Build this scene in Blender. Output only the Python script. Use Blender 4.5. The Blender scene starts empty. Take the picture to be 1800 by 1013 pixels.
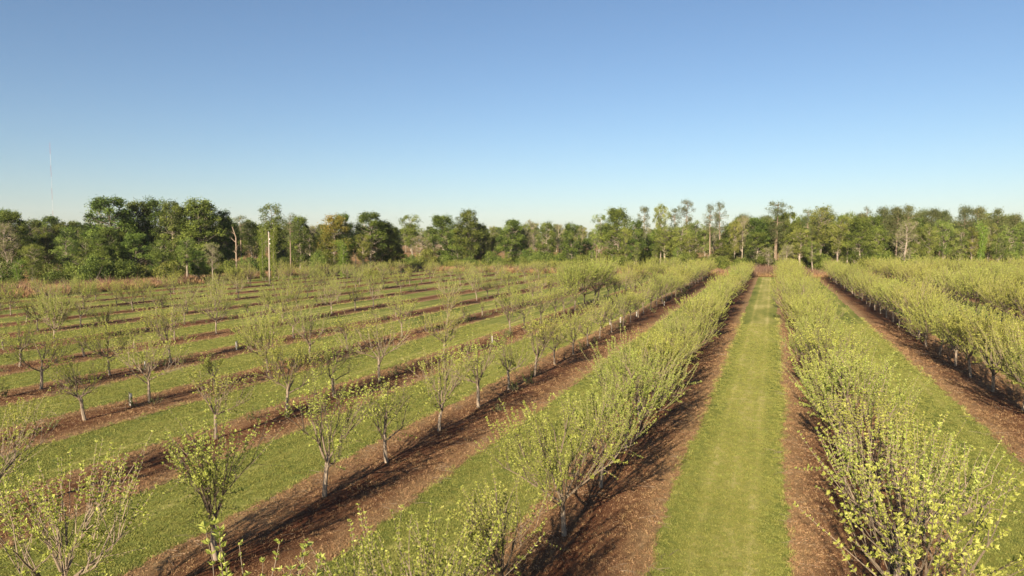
import bpy, math, random
import numpy as np
from mathutils import Vector, noise

# ------------------------------------------------------------------ camera, sky, sun, exposure
scene = bpy.context.scene
R = math.radians
YAW, PITCH, EYE = 20.272, 3.92, 9.0
cam_data = bpy.data.cameras.new('camera')
cam = bpy.data.objects.new('camera', cam_data)
scene.collection.objects.link(cam)
cam.location = (0, 0, EYE)
cam.rotation_euler = (R(90 - PITCH), 0, R(YAW))
cam_data.angle = R(71.94)
cam_data.clip_start = 0.2
cam_data.clip_end = 20000
scene.camera = cam

SUN_EL, SUN_SIDE = 22.0, 3.0            # shadows run away from the camera, a touch to the right
world = bpy.data.worlds.new('World')
scene.world = world
world.use_nodes = True
wn = world.node_tree
wn.nodes.clear()
sky = wn.nodes.new('ShaderNodeTexSky')
sky.sky_type = 'NISHITA'
sky.sun_disc = False
sky.sun_elevation = R(SUN_EL)
sky.sun_rotation = R(180 + SUN_SIDE)
sky.altitude = 50
sky.air_density = 1.0
sky.dust_density = 0.4
sky.ozone_density = 4.0
bgn = wn.nodes.new('ShaderNodeBackground')
bgn.inputs['Strength'].default_value = 0.050
won = wn.nodes.new('ShaderNodeOutputWorld')
wn.links.new(sky.outputs['Color'], bgn.inputs['Color'])
wn.links.new(bgn.outputs['Background'], won.inputs['Surface'])

sun_data = bpy.data.lights.new('sun', 'SUN')
sun_data.energy = 5.0
sun_data.angle = R(0.53)
sun_data.color = (1.0, 0.83, 0.60)
sun = bpy.data.objects.new('sun', sun_data)
scene.collection.objects.link(sun)
ray = Vector((math.sin(R(SUN_SIDE)), math.cos(R(SUN_SIDE)), -math.tan(R(SUN_EL))))
sun.rotation_euler = ray.to_track_quat('-Z', 'Y').to_euler()
sun.location = (0, -40, 60)

scene.view_settings.view_transform = 'Standard'
scene.view_settings.look = 'None'
scene.view_settings.gamma = 1
scene.view_settings.exposure = 1.27
scene.cycles.max_bounces = 6
scene.cycles.transparent_max_bounces = 8

# ------------------------------------------------------------------ helpers
C = scene.collection
PI2 = math.pi * 2

def tag(o, label=None, cat=None, group=None, kind=None):
    if label: o['label'] = label
    if cat: o['category'] = cat
    if group: o['group'] = group
    if kind: o['kind'] = kind
    return o

def empty(name, loc=(0, 0, 0), rz=0.0):
    o = bpy.data.objects.new(name, None)
    o.location = loc
    o.rotation_euler = (0, 0, rz)
    o.empty_display_size = 0.3
    C.objects.link(o)
    return o

def mesh_obj(name, me, parent=None):
    o = bpy.data.objects.new(name, me)
    C.objects.link(o)
    if parent: o.parent = parent
    return o

class MB:
    """collects geometry for one mesh"""
    def __init__(s):
        s.v = []; s.f = []; s.t = []; s.m = []; s.n = 0
    def add(s, v, f, tint=None, mat=0):
        v = np.asarray(v, float).reshape(-1, 3)
        s.v.append(v)
        s.f += [tuple(int(i) + s.n for i in q) for q in f]
        s.t += list(tint) if tint is not None else [0.5] * len(f)
        s.m += [mat] * len(f)
        s.n += len(v)
    def tube(s, pts, rad, k=4, tint=0.5, mat=0, cap=False):
        pts = np.asarray(pts, float); n = len(pts)
        rad = np.interp(np.linspace(0, 1, n), np.linspace(0, 1, len(rad)), rad)
        d = np.gradient(pts, axis=0)
        d /= np.linalg.norm(d, axis=1)[:, None] + 1e-9
        ref = np.array([1., 0, 0]) if abs(d[0][0]) < .7 else np.array([0, 1., 0])
        a = np.cross(d, ref); a /= np.linalg.norm(a, axis=1)[:, None] + 1e-9
        b = np.cross(d, a)
        th = np.arange(k) * PI2 / k
        ring = np.cos(th)[None, :, None] * a[:, None, :] + np.sin(th)[None, :, None] * b[:, None, :]
        v = (pts[:, None, :] + ring * rad[:, None, None]).reshape(-1, 3)
        f = []
        for i in range(n - 1):
            for j in range(k):
                j2 = (j + 1) % k
                f.append((i * k + j, i * k + j2, (i + 1) * k + j2, (i + 1) * k + j))
        if cap:
            f.append(tuple(range(k))[::-1]); f.append(tuple((n - 1) * k + j for j in range(k)))
        s.add(v, f, [tint] * len(f), mat)
    def leaves(s, P, D, N, L, W, tint, mat=0, fold=0.25):
        """diamond leaves: base P, direction D, normal N, length L, width W"""
        P = np.asarray(P); n = len(P)
        if n == 0: return
        D = D / (np.linalg.norm(D, axis=1)[:, None] + 1e-9)
        S = np.cross(D, N); S /= np.linalg.norm(S, axis=1)[:, None] + 1e-9
        N2 = np.cross(S, D)
        L = np.broadcast_to(L, (n,))[:, None]; W = np.broadcast_to(W, (n,))[:, None]
        m = P + D * L * .45 + N2 * W * fold
        v = np.stack([P, m - S * W * .5, P + D * L, m + S * W * .5], 1).reshape(-1, 3)
        q = np.arange(n)[:, None] * 4 + np.arange(4)[None, :]
        s.v.append(v)
        s.f += (q + s.n).tolist()
        s.t += list(np.broadcast_to(tint, (n,)))
        s.m += [mat] * n
        s.n += 4 * n
    def box(s, c, d, tint=.5, mat=0):
        x, y, z = c; a, b, e = d[0] / 2, d[1] / 2, d[2] / 2
        v = [(x + i * a, y + j * b, z + k * e) for i in (-1, 1) for j in (-1, 1) for k in (-1, 1)]
        f = [(0, 1, 3, 2), (4, 6, 7, 5), (0, 4, 5, 1), (2, 3, 7, 6), (0, 2, 6, 4), (1, 5, 7, 3)]
        s.add(v, f, [tint] * 6, mat)
    def mesh(s, name, mats, smooth=False):
        me = bpy.data.meshes.new(name)
        v = np.concatenate(s.v) if s.v else np.zeros((0, 3))
        me.from_pydata(v.tolist(), [], s.f)
        at = me.attributes.new('tint', 'FLOAT', 'FACE')
        at.data.foreach_set('value', np.asarray(s.t, np.float32))
        for m in (mats if isinstance(mats, (list, tuple)) else [mats]): me.materials.append(m)
        me.polygons.foreach_set('material_index', np.asarray(s.m, np.int32))
        if smooth: me.polygons.foreach_set('use_smooth', [True] * len(s.f))
        me.update()
        return me

# ------------------------------------------------------------------ materials
def new_mat(name):
    m = bpy.data.materials.new(name)
    m.use_nodes = True
    nt = m.node_tree
    nt.nodes.clear()
    out = nt.nodes.new('ShaderNodeOutputMaterial')
    return m, nt, out

def N(nt, typ, **kw):
    n = nt.nodes.new(typ)
    for k, v in kw.items():
        if k in n.inputs: n.inputs[k].default_value = v
        else: setattr(n, k, v)
    return n

def math_n(nt, op, a, b=None, c=None):
    n = nt.nodes.new('ShaderNodeMath'); n.operation = op
    for i, x in enumerate((a, b, c)):
        if x is None: continue
        if isinstance(x, (int, float)): n.inputs[i].default_value = x
        else: nt.links.new(x, n.inputs[i])
    return n.outputs[0]

def ramp(nt, fac, stops, interp='LINEAR'):
    r = nt.nodes.new('ShaderNodeValToRGB')
    r.color_ramp.interpolation = interp
    e = r.color_ramp.elements
    while len(e) < len(stops): e.new(0.5)
    for i, (p, c) in enumerate(stops):
        e[i].position = p
        e[i].color = (*c, 1) if len(c) == 3 else c
    nt.links.new(fac, r.inputs['Fac'])
    return r.outputs['Color']

def mixc(nt, fac, a, b, blend='MIX'):
    n = nt.nodes.new('ShaderNodeMix'); n.data_type = 'RGBA'; n.blend_type = blend
    if isinstance(fac, (int, float)): n.inputs[0].default_value = fac
    else: nt.links.new(fac, n.inputs[0])
    for i, x in ((6, a), (7, b)):
        if isinstance(x, tuple): n.inputs[i].default_value = (*x, 1)
        else: nt.links.new(x, n.inputs[i])
    return n.outputs[2]

def noise_n(nt, vec, scale, detail=4, rough=.55):
    n = N(nt, 'ShaderNodeTexNoise', Scale=scale, Detail=detail, Roughness=rough)
    nt.links.new(vec, n.inputs['Vector'])
    return n.outputs['Fac']

def leaf_mat(name, stops, trans=0.35, hue=0.03, val=0.25, spec=.25):
    """stops: colour over the per-leaf tint attribute; every tree shifts a little in hue and value"""
    m, nt, out = new_mat(name)
    at = N(nt, 'ShaderNodeAttribute', attribute_name='tint')
    col = ramp(nt, at.outputs['Fac'], stops)
    oi = nt.nodes.new('ShaderNodeObjectInfo')
    hs = nt.nodes.new('ShaderNodeHueSaturation')
    nt.links.new(math_n(nt, 'MULTIPLY_ADD', oi.outputs['Random'], hue, .5 - hue / 2), hs.inputs['Hue'])
    rnd2 = math_n(nt, 'FRACT', math_n(nt, 'MULTIPLY', oi.outputs['Random'], 7.31))
    nt.links.new(math_n(nt, 'MULTIPLY_ADD', rnd2, val, 1 - val / 2), hs.inputs['Value'])
    nt.links.new(col, hs.inputs['Color'])
    b = N(nt, 'ShaderNodeBsdfPrincipled', Roughness=.55)
    b.inputs['Specular IOR Level'].default_value = spec
    nt.links.new(hs.outputs['Color'], b.inputs['Base Color'])
    t = nt.nodes.new('ShaderNodeBsdfTranslucent')
    nt.links.new(hs.outputs['Color'], t.inputs['Color'])
    mx = N(nt, 'ShaderNodeMixShader', Fac=trans)
    nt.links.new(b.outputs[0], mx.inputs[1]); nt.links.new(t.outputs[0], mx.inputs[2])
    nt.links.new(mx.outputs[0], out.inputs['Surface'])
    return m

def bark_mat(name, c1, c2, scale=14, stretch=.25, val=.35, limb=None):
    m, nt, out = new_mat(name)
    tc = nt.nodes.new('ShaderNodeTexCoord')
    mp = nt.nodes.new('ShaderNodeMapping'); mp.inputs['Scale'].default_value = (1, 1, stretch)
    nt.links.new(tc.outputs['Object'], mp.inputs['Vector'])
    f = noise_n(nt, mp.outputs[0], scale, 5, .65)
    col = ramp(nt, f, [(.3, c1), (.7, c2)])
    if limb:                      # limb colour: browner than the trunk, with shade inside the crown painted in
        at = N(nt, 'ShaderNodeAttribute', attribute_name='tint')
        col = mixc(nt, at.outputs['Fac'], limb, col)
    oi = nt.nodes.new('ShaderNodeObjectInfo')
    hs = nt.nodes.new('ShaderNodeHueSaturation')
    nt.links.new(math_n(nt, 'MULTIPLY_ADD', oi.outputs['Random'], val, 1 - val / 2), hs.inputs['Value'])
    nt.links.new(col, hs.inputs['Color'])
    b = N(nt, 'ShaderNodeBsdfPrincipled', Roughness=.9)
    b.inputs['Specular IOR Level'].default_value = .1
    nt.links.new(hs.outputs['Color'], b.inputs['Base Color'])
    bp = N(nt, 'ShaderNodeBump', Strength=.5, Distance=.02)
    nt.links.new(f, bp.inputs['Height']); nt.links.new(bp.outputs[0], b.inputs['Normal'])
    nt.links.new(b.outputs[0], out.inputs['Surface'])
    return m

def plain_mat(name, c1, c2, scale=8, rough=.6, metal=0.0):
    m, nt, out = new_mat(name)
    tc = nt.nodes.new('ShaderNodeTexCoord')
    f = noise_n(nt, tc.outputs['Object'], scale, 4)
    b = N(nt, 'ShaderNodeBsdfPrincipled', Roughness=rough, Metallic=metal)
    nt.links.new(ramp(nt, f, [(.3, c1), (.7, c2)]), b.inputs['Base Color'])
    nt.links.new(b.outputs[0], out.inputs['Surface'])
    return m

M = {}
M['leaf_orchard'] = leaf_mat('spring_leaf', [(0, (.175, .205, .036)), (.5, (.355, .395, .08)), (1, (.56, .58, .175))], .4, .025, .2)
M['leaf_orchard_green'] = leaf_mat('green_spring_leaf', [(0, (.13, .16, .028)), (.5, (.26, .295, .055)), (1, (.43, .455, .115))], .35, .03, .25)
M['bark_orchard'] = bark_mat('pale_orchard_bark', (.14, .11, .085), (.30, .245, .19), 16, .3, .5, (.13, .10, .07))
M['leaf_oak'] = leaf_mat('oak_leaf', [(0, (.018, .030, .007)), (.5, (.095, .138, .024)), (1, (.26, .315, .062))], .25, .04, .35)
M['leaf_light'] = leaf_mat('fresh_leaf', [(0, (.05, .075, .016)), (.5, (.18, .22, .043)), (1, (.37, .40, .10))], .32, .05, .35)
M['leaf_ivy'] = leaf_mat('ivy_leaf', [(0, (.06, .095, .015)), (.5, (.17, .235, .035)), (1, (.30, .37, .07))], .3, .04, .25)
M['leaf_russet'] = leaf_mat('russet_leaf', [(0, (.08, .11, .02)), (.45, (.17, .18, .035)), (1, (.36, .24, .06))], .3, .03, .2)
M['needle'] = leaf_mat('pine_needle', [(0, (.04, .055, .02)), (.5, (.10, .12, .04)), (1, (.20, .20, .075))], .15, .04, .3)
M['twig'] = leaf_mat('bare_twig', [(0, (.12, .10, .062)), (.55, (.20, .175, .105)), (1, (.25, .28, .085))], .1, .03, .3)
M['bark_grey'] = bark_mat('grey_bark', (.15, .125, .10), (.36, .31, .25), 3, .3)
M['bark_pine'] = bark_mat('pine_bark', (.16, .115, .085), (.33, .26, .20), 3, .3)
M['bark_dark'] = bark_mat('dark_bark', (.04, .033, .028), (.09, .075, .06), 3, .3)
M['grass_blade'] = leaf_mat('grass_blade', [(0, (.07, .09, .018)), (.5, (.22, .24, .055)), (1, (.46, .43, .14))], .3, .03, .35)
M['dry_grass'] = leaf_mat('dry_grass', [(0, (.18, .10, .05)), (.5, (.32, .20, .10)), (1, (.48, .34, .18))], .2, .02, .3)
M['brush'] = leaf_mat('reddish_brush', [(0, (.09, .05, .038)), (.5, (.16, .095, .066)), (1, (.25, .17, .11))], .1, .03, .3)
M['litter'] = leaf_mat('dead_leaf', [(0, (.085, .04, .019)), (.5, (.25, .14, .07)), (1, (.46, .31, .175))], .1, .02, .3)
M['weed'] = leaf_mat('weed_leaf', [(0, (.07, .09, .025)), (.5, (.15, .18, .05)), (1, (.30, .30, .10))], .3, .03, .3)

# rows of the orchard run along Y; this is where each row's trunks stand and how far its bare soil reaches
LEFT = [-5.74 - 8.78 * i for i in range(12)]
RIGHT = [3.05, 12.42] + [12.42 + 8.78 * i for i in range(1, 7)]
STRIPS = [(x, x - (1.75 if i < 2 else 1.95), x + (2.62, 3.1, 2.45)[min(i, 2)] - (.3 if i > 2 else 0)) for i, x in enumerate(LEFT)] + \
         [(x, x - (2.32 if i == 0 else 2.75), x + 2.2) for i, x in enumerate(RIGHT)]
Y_NEAR, Y_END = -12.0, 181.0
X_LEFT, X_RIGHT = -112.0, 78.0

def wob(y, seed, amp=1.0):
    return amp * (.18 * noise.noise(Vector((y * .9, seed, 0))) + .15 * noise.noise(Vector((y * 3.1, seed, 4))) +
                  .22 * noise.noise(Vector((y * .12, seed, 8))))

# ---- ground materials
def grass_mat():
    m, nt, out = new_mat('mown_grass')
    tc = nt.nodes.new('ShaderNodeTexCoord'); o = tc.outputs['Object']
    sep = nt.nodes.new('ShaderNodeSeparateXYZ'); nt.links.new(o, sep.inputs[0])
    mp = nt.nodes.new('ShaderNodeMapping'); mp.inputs['Scale'].default_value = (1, .28, 1)
    nt.links.new(o, mp.inputs['Vector'])
    fine = noise_n(nt, o, 26, 4, .7)
    mid = noise_n(nt, o, 2.3, 4, .6)
    big = noise_n(nt, mp.outputs[0], .33, 4, .6)
    # worn, yellower middle of the lane between the two rows and of every lane
    lane = math_n(nt, 'ABSOLUTE', math_n(nt, 'ADD', sep.outputs['X'], 1.15))
    lane = math_n(nt, 'SUBTRACT', 1.0, math_n(nt, 'MULTIPLY', lane, .62))
    wear = math_n(nt, 'MAXIMUM', lane, 0.0)
    t = math_n(nt, 'ADD', math_n(nt, 'MULTIPLY', big, 1.45), math_n(nt, 'MULTIPLY', mid, .55))
    t = math_n(nt, 'ADD', t, math_n(nt, 'MULTIPLY', wear, .42))
    # two faint wheel tracks along every lane
    d1 = math_n(nt, 'ABSOLUTE', math_n(nt, 'ADD', sep.outputs['X'], 1.2))
    fr = math_n(nt, 'FRACT', math_n(nt, 'MULTIPLY_ADD', sep.outputs['X'], 1 / 8.78, 9.46 / 8.78 + .5 + 20))
    d2 = math_n(nt, 'MULTIPLY', math_n(nt, 'ABSOLUTE', math_n(nt, 'SUBTRACT', fr, .5)), 8.78)
    own = math_n(nt, 'LESS_THAN', d1, 2.3)
    dd = math_n(nt, 'ADD', math_n(nt, 'MULTIPLY', own, d1), math_n(nt, 'MULTIPLY', math_n(nt, 'SUBTRACT', 1.0, own), d2))
    rut = math_n(nt, 'SUBTRACT', 1.0, math_n(nt, 'MULTIPLY', math_n(nt, 'ABSOLUTE', math_n(nt, 'SUBTRACT', dd, .8)), 3.6))
    rut = math_n(nt, 'MULTIPLY', math_n(nt, 'MAXIMUM', rut, 0.0), math_n(nt, 'MULTIPLY', big, .55))
    t = math_n(nt, 'ADD', t, rut)
    t = math_n(nt, 'ADD', t, -.71)
    base = ramp(nt, t, [(0.05, (.105, .135, .027)), (.35, (.20, .22, .05)), (.62, (.32, .31, .09)), (.95, (.47, .42, .17))])
    sp = ramp(nt, fine, [(.3, (.3, .32, .3)), (.5, (1, 1, 1)), (.75, (1.6, 1.5, 1.4))])
    col = mixc(nt, .8, base, sp, 'MULTIPLY')
    b = N(nt, 'ShaderNodeBsdfPrincipled', Roughness=.85)
    b.inputs['Specular IOR Level'].default_value = .12
    nt.links.new(col, b.inputs['Base Color'])
    bp = N(nt, 'ShaderNodeBump', Strength=.75, Distance=.06)
    nt.links.new(math_n(nt, 'ADD', fine, math_n(nt, 'MULTIPLY', noise_n(nt, o, 9, 3), .8)), bp.inputs['Height'])
    nt.links.new(bp.outputs[0], b.inputs['Normal'])
    nt.links.new(b.outputs[0], out.inputs['Surface'])
    return m

def soil_mat():
    m, nt, out = new_mat('littered_red_soil')
    tc = nt.nodes.new('ShaderNodeTexCoord'); o = tc.outputs['Object']
    mp = nt.nodes.new('ShaderNodeMapping'); mp.inputs['Scale'].default_value = (1, .45, 1)
    nt.links.new(o, mp.inputs['Vector'])
    big = noise_n(nt, mp.outputs[0], .55, 4, .6)
    mid = noise_n(nt, mp.outputs[0], 4.5, 4, .65)
    fine = noise_n(nt, o, 30, 4, .75)
    t = math_n(nt, 'ADD', math_n(nt, 'MULTIPLY', big, .95), math_n(nt, 'MULTIPLY', mid, .55))
    t = math_n(nt, 'ADD', math_n(nt, 'ADD', t, math_n(nt, 'MULTIPLY', fine, .75)), -.66)
    col = ramp(nt, t, [(.12, (.048, .012, .006)), (.36, (.088, .031, .015)), (.55, (.16, .073, .036)), (.73, (.29, .168, .086)), (.92, (.45, .31, .175))])
    ed = N(nt, 'ShaderNodeAttribute', attribute_name='edge')
    ef = math_n(nt, 'MULTIPLY', ed.outputs['Fac'], math_n(nt, 'MULTIPLY_ADD', mid, 2.0, .05))
    ef.node.use_clamp = True
    straw = ramp(nt, fine, [(.3, (.16, .095, .045)), (.55, (.36, .245, .125)), (.75, (.50, .38, .22))])
    col = mixc(nt, ef, col, straw)
    b = N(nt, 'ShaderNodeBsdfPrincipled', Roughness=.92)
    b.inputs['Specular IOR Level'].default_value = .1
    nt.links.new(col, b.inputs['Base Color'])
    bp = N(nt, 'ShaderNodeBump', Strength=.9, Distance=.07)
    nt.links.new(math_n(nt, 'ADD', fine, mid), bp.inputs['Height'])
    nt.links.new(bp.outputs[0], b.inputs['Normal'])
    nt.links.new(b.outputs[0], out.inputs['Surface'])
    return m

def rough_mat():
    m, nt, out = new_mat('rough_dry_field')
    tc = nt.nodes.new('ShaderNodeTexCoord'); o = tc.outputs['Object']
    big = noise_n(nt, o, .035, 5, .6); mid = noise_n(nt, o, .5, 4, .6); fine = noise_n(nt, o, 9, 3, .7)
    t = math_n(nt, 'ADD', math_n(nt, 'MULTIPLY', big, .9), math_n(nt, 'MULTIPLY', mid, .35))
    t = math_n(nt, 'ADD', math_n(nt, 'ADD', t, math_n(nt, 'MULTIPLY', fine, .25)), -.25)
    col = ramp(nt, t, [(.25, (.12, .13, .035)), (.42, (.22, .15, .065)), (.6, (.36, .20, .095)), (.8, (.30, .22, .10))])
    b = N(nt, 'ShaderNodeBsdfPrincipled', Roughness=.95)
    b.inputs['Specular IOR Level'].default_value = .05
    nt.links.new(col, b.inputs['Base Color'])
    bp = N(nt, 'ShaderNodeBump', Strength=.8, Distance=.2)
    nt.links.new(math_n(nt, 'ADD', fine, mid), bp.inputs['Height'])
    nt.links.new(bp.outputs[0], b.inputs['Normal'])
    nt.links.new(b.outputs[0], out.inputs['Surface'])
    return m

M['grass'] = grass_mat(); M['soil'] = soil_mat(); M['rough'] = rough_mat()

# ------------------------------------------------------------------ ground
def sheet(name, x0, x1, y0, y1, z, mat, nx=1, ny=1):
    b = MB()
    xs = np.linspace(x0, x1, nx + 1); ys = np.linspace(y0, y1, ny + 1)
    v = [(x, y, z) for y in ys for x in xs]
    f = [(j * (nx + 1) + i, j * (nx + 1) + i + 1, (j + 1) * (nx + 1) + i + 1, (j + 1) * (nx + 1) + i) for j in range(ny) for i in range(nx)]
    b.add(v, f)
    o = mesh_obj(name, b.mesh(name, mat))
    o['kind'] = 'structure'
    return o

sheet('ground', -4000, 4000, -400, 4500, -0.012, M['rough'], 8, 8)

PROFILE = [(0, 0), (.09, .012), (.22, .03), (.5, .045), (.78, .03), (.91, .012), (1, 0)]
def ribbon(name, x0, x1, y0, y1, z, mat, seed, amp=1.0, step=.14, rise=1.0):
    """a strip along Y with ragged, uneven edges"""
    b = MB()
    ys = []; y = y0
    while y < y1:
        ys.append(y); y += step if y < 70 else step * 2.5
    ys.append(y1)
    v = []
    for y in ys:
        a = x0 + wob(y, seed, amp); c = x1 + wob(y, seed + 51, amp)
        for q, (t, lift) in enumerate(PROFILE):
            v.append((a * (1 - t) + c * t, y, z + (lift + (noise.noise(Vector((y * .7, t * 4, seed))) * .03 if lift else 0)) * rise))
    f = []; k = len(PROFILE)
    for i in range(len(ys) - 1):
        for q in range(k - 1):
            f.append((k * i + q, k * i + q + 1, k * (i + 1) + q + 1, k * (i + 1) + q))
    b.add(v, f)
    me = b.mesh(name, mat, True)
    at = me.attributes.new('edge', 'FLOAT', 'POINT')
    at.data.foreach_set('value', np.tile(np.array([1, .75, .2, 0, .2, .75, 1], np.float32), len(ys)))
    o = mesh_obj(name, me)
    o['kind'] = 'structure'
    return o

lawn = ribbon('orchard_grass', X_LEFT, X_RIGHT, Y_NEAR, Y_END, -0.004, M['grass'], 3.7, 3.0, rise=0.0)
for i, (xr, a, b_) in enumerate(STRIPS):
    ribbon('soil_strip', a, b_, Y_NEAR, Y_END - 1.5, 0.004, M['soil'], 10.3 + i * 2.17)

def on_soil(x, y):
    for i, (xr, a, b_) in enumerate(STRIPS):
        s = 10.3 + i * 2.17
        if a + wob(y, s) < x < b_ + wob(y, s + 51): return True
    return False

# ------------------------------------------------------------------ orchard trees
def unit(v):
    v = np.asarray(v, float); return v / (np.linalg.norm(v) + 1e-9)

def bend(rng, p, d, L, up=.35, n=5, jit=.08):
    """a branch that curves toward vertical"""
    pts = [np.array(p, float)]; d = unit(d)
    for i in range(n - 1):
        d = unit(d + np.array([0, 0, up / n]) + rng.normal(0, jit, 3))
        pts.append(pts[-1] + d * L / (n - 1))
    return np.array(pts)

def orchard_tree(seed, H=4.3, spread=1.7, fork=1.05, nlimb=6, shoots=6, dens=1.0, leaf=.085, leaf_mat_name='leaf_orchard', t_low=.15, k_tr=7):
    rng = np.random.default_rng(seed)
    tr, cr = MB(), MB()
    lean = rng.normal(0, .06, 2)
    top = np.array([lean[0], lean[1], fork])
    base = np.array([0, 0, -.06])
    tp = [base, base + [0, 0, .10], (base + top) / 2 + [rng.normal(0, .02), rng.normal(0, .02), 0], top, top + [lean[0] * .5, lean[1] * .5, .22]]
    tr.tube(tp, [.115, .08, .072, .068, .055], k_tr, 1.0)
    paths = []                                   # (points, where foliage starts)
    limbs = []
    for i in range(nlimb):
        az = i * PI2 / nlimb + rng.uniform(-.45, .45)
        tilt = rng.uniform(.5, 1.15) if i else rng.uniform(.05, .25)
        st = top + [lean[0] * .3, lean[1] * .3, rng.uniform(-.22, .2)]
        d = [math.sin(tilt) * math.cos(az), math.sin(tilt) * math.sin(az), math.cos(tilt)]
        L = spread * rng.uniform(.8, 1.3)
        p = bend(rng, st, d, L, .5 if tilt < .9 else .12, 6, .1)
        tr.tube(p, [.042, .030, .020, .013], 5, .3)
        limbs.append((p, 1.0))
        for j in range(rng.integers(1, 4)):
            t = rng.uniform(.25, .75); q = p[int(t * 5)]
            a2 = az + rng.choice([-1, 1]) * rng.uniform(.5, 1.2)
            tl = tilt + rng.uniform(-.2, .35)
            d2 = [math.sin(tl) * math.cos(a2), math.sin(tl) * math.sin(a2), math.cos(tl)]
            p2 = bend(rng, q, d2, L * rng.uniform(.4, .75), .4, 5, .1)
            tr.tube(p2, [.021, .014, .009], 4, .3)
            limbs.append((p2, .75))
    # whips rising from the limbs, spreading like a vase
    for p, w in limbs:
        ns = max(2, int(round(shoots * w * rng.uniform(.7, 1.3))))
        for j in range(ns):
            t = rng.uniform(.3, 1.0) if j else 1.0
            i0 = min(int(t * (len(p) - 1)), len(p) - 2); fr = t * (len(p) - 1) - i0
            q = p[i0] * (1 - fr) + p[i0 + 1] * fr
            out = np.array([q[0], q[1], 0]); r = np.linalg.norm(out); out = out / (r + 1e-6)
            d = np.array([0, 0, 1.]) + out * rng.uniform(.1, .95) + rng.normal(0, .25, 3)
            roof = H * (1 - .10 * (r / spread) ** 2) * rng.uniform(.86, 1.06)
            L = min(2.1, max(.4, (roof - q[2]) * rng.uniform(.5, 1.0)))
            s = bend(rng, q, d, L, .4, 6, .07)
            tr.tube(s, [.011, .009, .0065, .004], 3, .65)
            paths.append((s, rng.uniform(t_low, t_low + .3)))
            for kx in range(rng.integers(0, 3)):
                t2 = rng.uniform(.2, .7); q2 = s[int(t2 * 5)]
                s2 = bend(rng, q2, unit(s[-1] - s[0]) + rng.normal(0, .6, 3), L * rng.uniform(.2, .45), .3, 4)
                tr.tube(s2, [.0065, .0035], 3, .5)
                paths.append((s2, .3))
    # low side twigs
    for p, w in limbs:
        for j in range(rng.integers(1, 4)):
            q = p[rng.integers(1, len(p))]
            out = unit([q[0], q[1], 0.0])
            s = bend(rng, q, out + rng.normal(0, .5, 3), rng.uniform(.3, .9), .15, 4)
            tr.tube(s, [.008, .004], 3, .3)
            paths.append((s, .35))
    # leaves sit in tufts at the buds
    for s, t0 in paths:
        L = np.linalg.norm(np.diff(s, axis=0), axis=1).sum()
        nb = max(2, int(L * (1 - t0) / .085 * dens + rng.random()))
        tb = np.r_[t0 + (1 - t0) * (np.arange(nb) + rng.uniform(-.3, .3, nb)) / nb, .99]
        full = rng.uniform(.55, 1.2)
        rep = rng.integers(5, 10, len(tb)); rep[-1] += 3
        t = np.clip(np.repeat(tb, rep), 0, .999); n = len(t)
        x = t * (len(s) - 1); i0 = np.minimum(x.astype(int), len(s) - 2); fr = (x - i0)[:, None]
        P = s[i0] * (1 - fr) + s[i0 + 1] * fr + rng.normal(0, .006, (n, 3))
        ax = s[i0 + 1] - s[i0]; ax /= np.linalg.norm(ax, axis=1)[:, None] + 1e-9
        D = rng.normal(0, 1, (n, 3)); D -= ax * (D * ax).sum(1)[:, None]
        D /= np.linalg.norm(D, axis=1)[:, None] + 1e-9
        D = D + ax * rng.uniform(.2, 1.1, (n, 1)) + [0, 0, .15]
        Nn = ax + rng.normal(0, .5, (n, 3))
        ln = leaf * full * rng.uniform(.55, 1.25, n)
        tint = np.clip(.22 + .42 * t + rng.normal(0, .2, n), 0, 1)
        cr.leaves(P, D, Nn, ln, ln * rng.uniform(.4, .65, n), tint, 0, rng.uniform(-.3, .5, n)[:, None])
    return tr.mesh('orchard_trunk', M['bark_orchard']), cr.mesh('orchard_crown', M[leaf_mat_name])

VAR = {'full': [], 'open': [], 'thin': [], 'big': [], 'sapling': []}
for s in range(7):
    VAR['full'].append(orchard_tree(100 + s, 4.5, 1.75, 1.0, 7, 7, 1.15, .062))
for s in range(6):
    VAR['open'].append(orchard_tree(200 + s, 4.4, 1.55, 1.1, 6, 5, .78, .068, 'leaf_orchard', .36))
for s in range(5):
    VAR['thin'].append(orchard_tree(300 + s, 3.7, 1.2, 1.0, 5, 4, .62, .068, 'leaf_orchard_green' if s == 1 else 'leaf_orchard', .34))
for s in range(4):
    VAR['big'].append(orchard_tree(400 + s, 5.6, 2.4, 1.15, 8, 8, 1.2, .066))

for s in range(4):
    VAR['sapling'].append(orchard_tree(500 + s, 2.0, .55, .55, 3, 3, .7, .065, 'leaf_orchard', .2))

ONES = ['', 'first', 'second', 'third', 'fourth', 'fifth', 'sixth', 'seventh', 'eighth', 'ninth', 'tenth', 'eleventh', 'twelfth', 'thirteenth',
        'fourteenth', 'fifteenth', 'sixteenth', 'seventeenth', 'eighteenth', 'nineteenth']
def ordinal(n):
    if n < 20: return ONES[n]
    t = {2: 'twent', 3: 'thirt', 4: 'fort', 5: 'fift', 6: 'sixt'}[n // 10]
    return t + 'ieth' if n % 10 == 0 else t + 'y-' + ONES[n % 10]

def view(x, y, z):
    """camera depth and normalised picture position, only used to find which things the camera sees"""
    a = R(YAW)
    d = -x * math.sin(a) + y * math.cos(a); r = x * math.cos(a) + y * math.sin(a)
    p = R(PITCH); zz = z - EYE
    dep = d * math.cos(p) - zz * math.sin(p); up = d * math.sin(p) + zz * math.cos(p)
    if dep <= .5: return dep, 9, 9
    return dep, r / dep / math.tan(R(35.97)), up / dep / math.tan(R(35.97)) * 16 / 9

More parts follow.
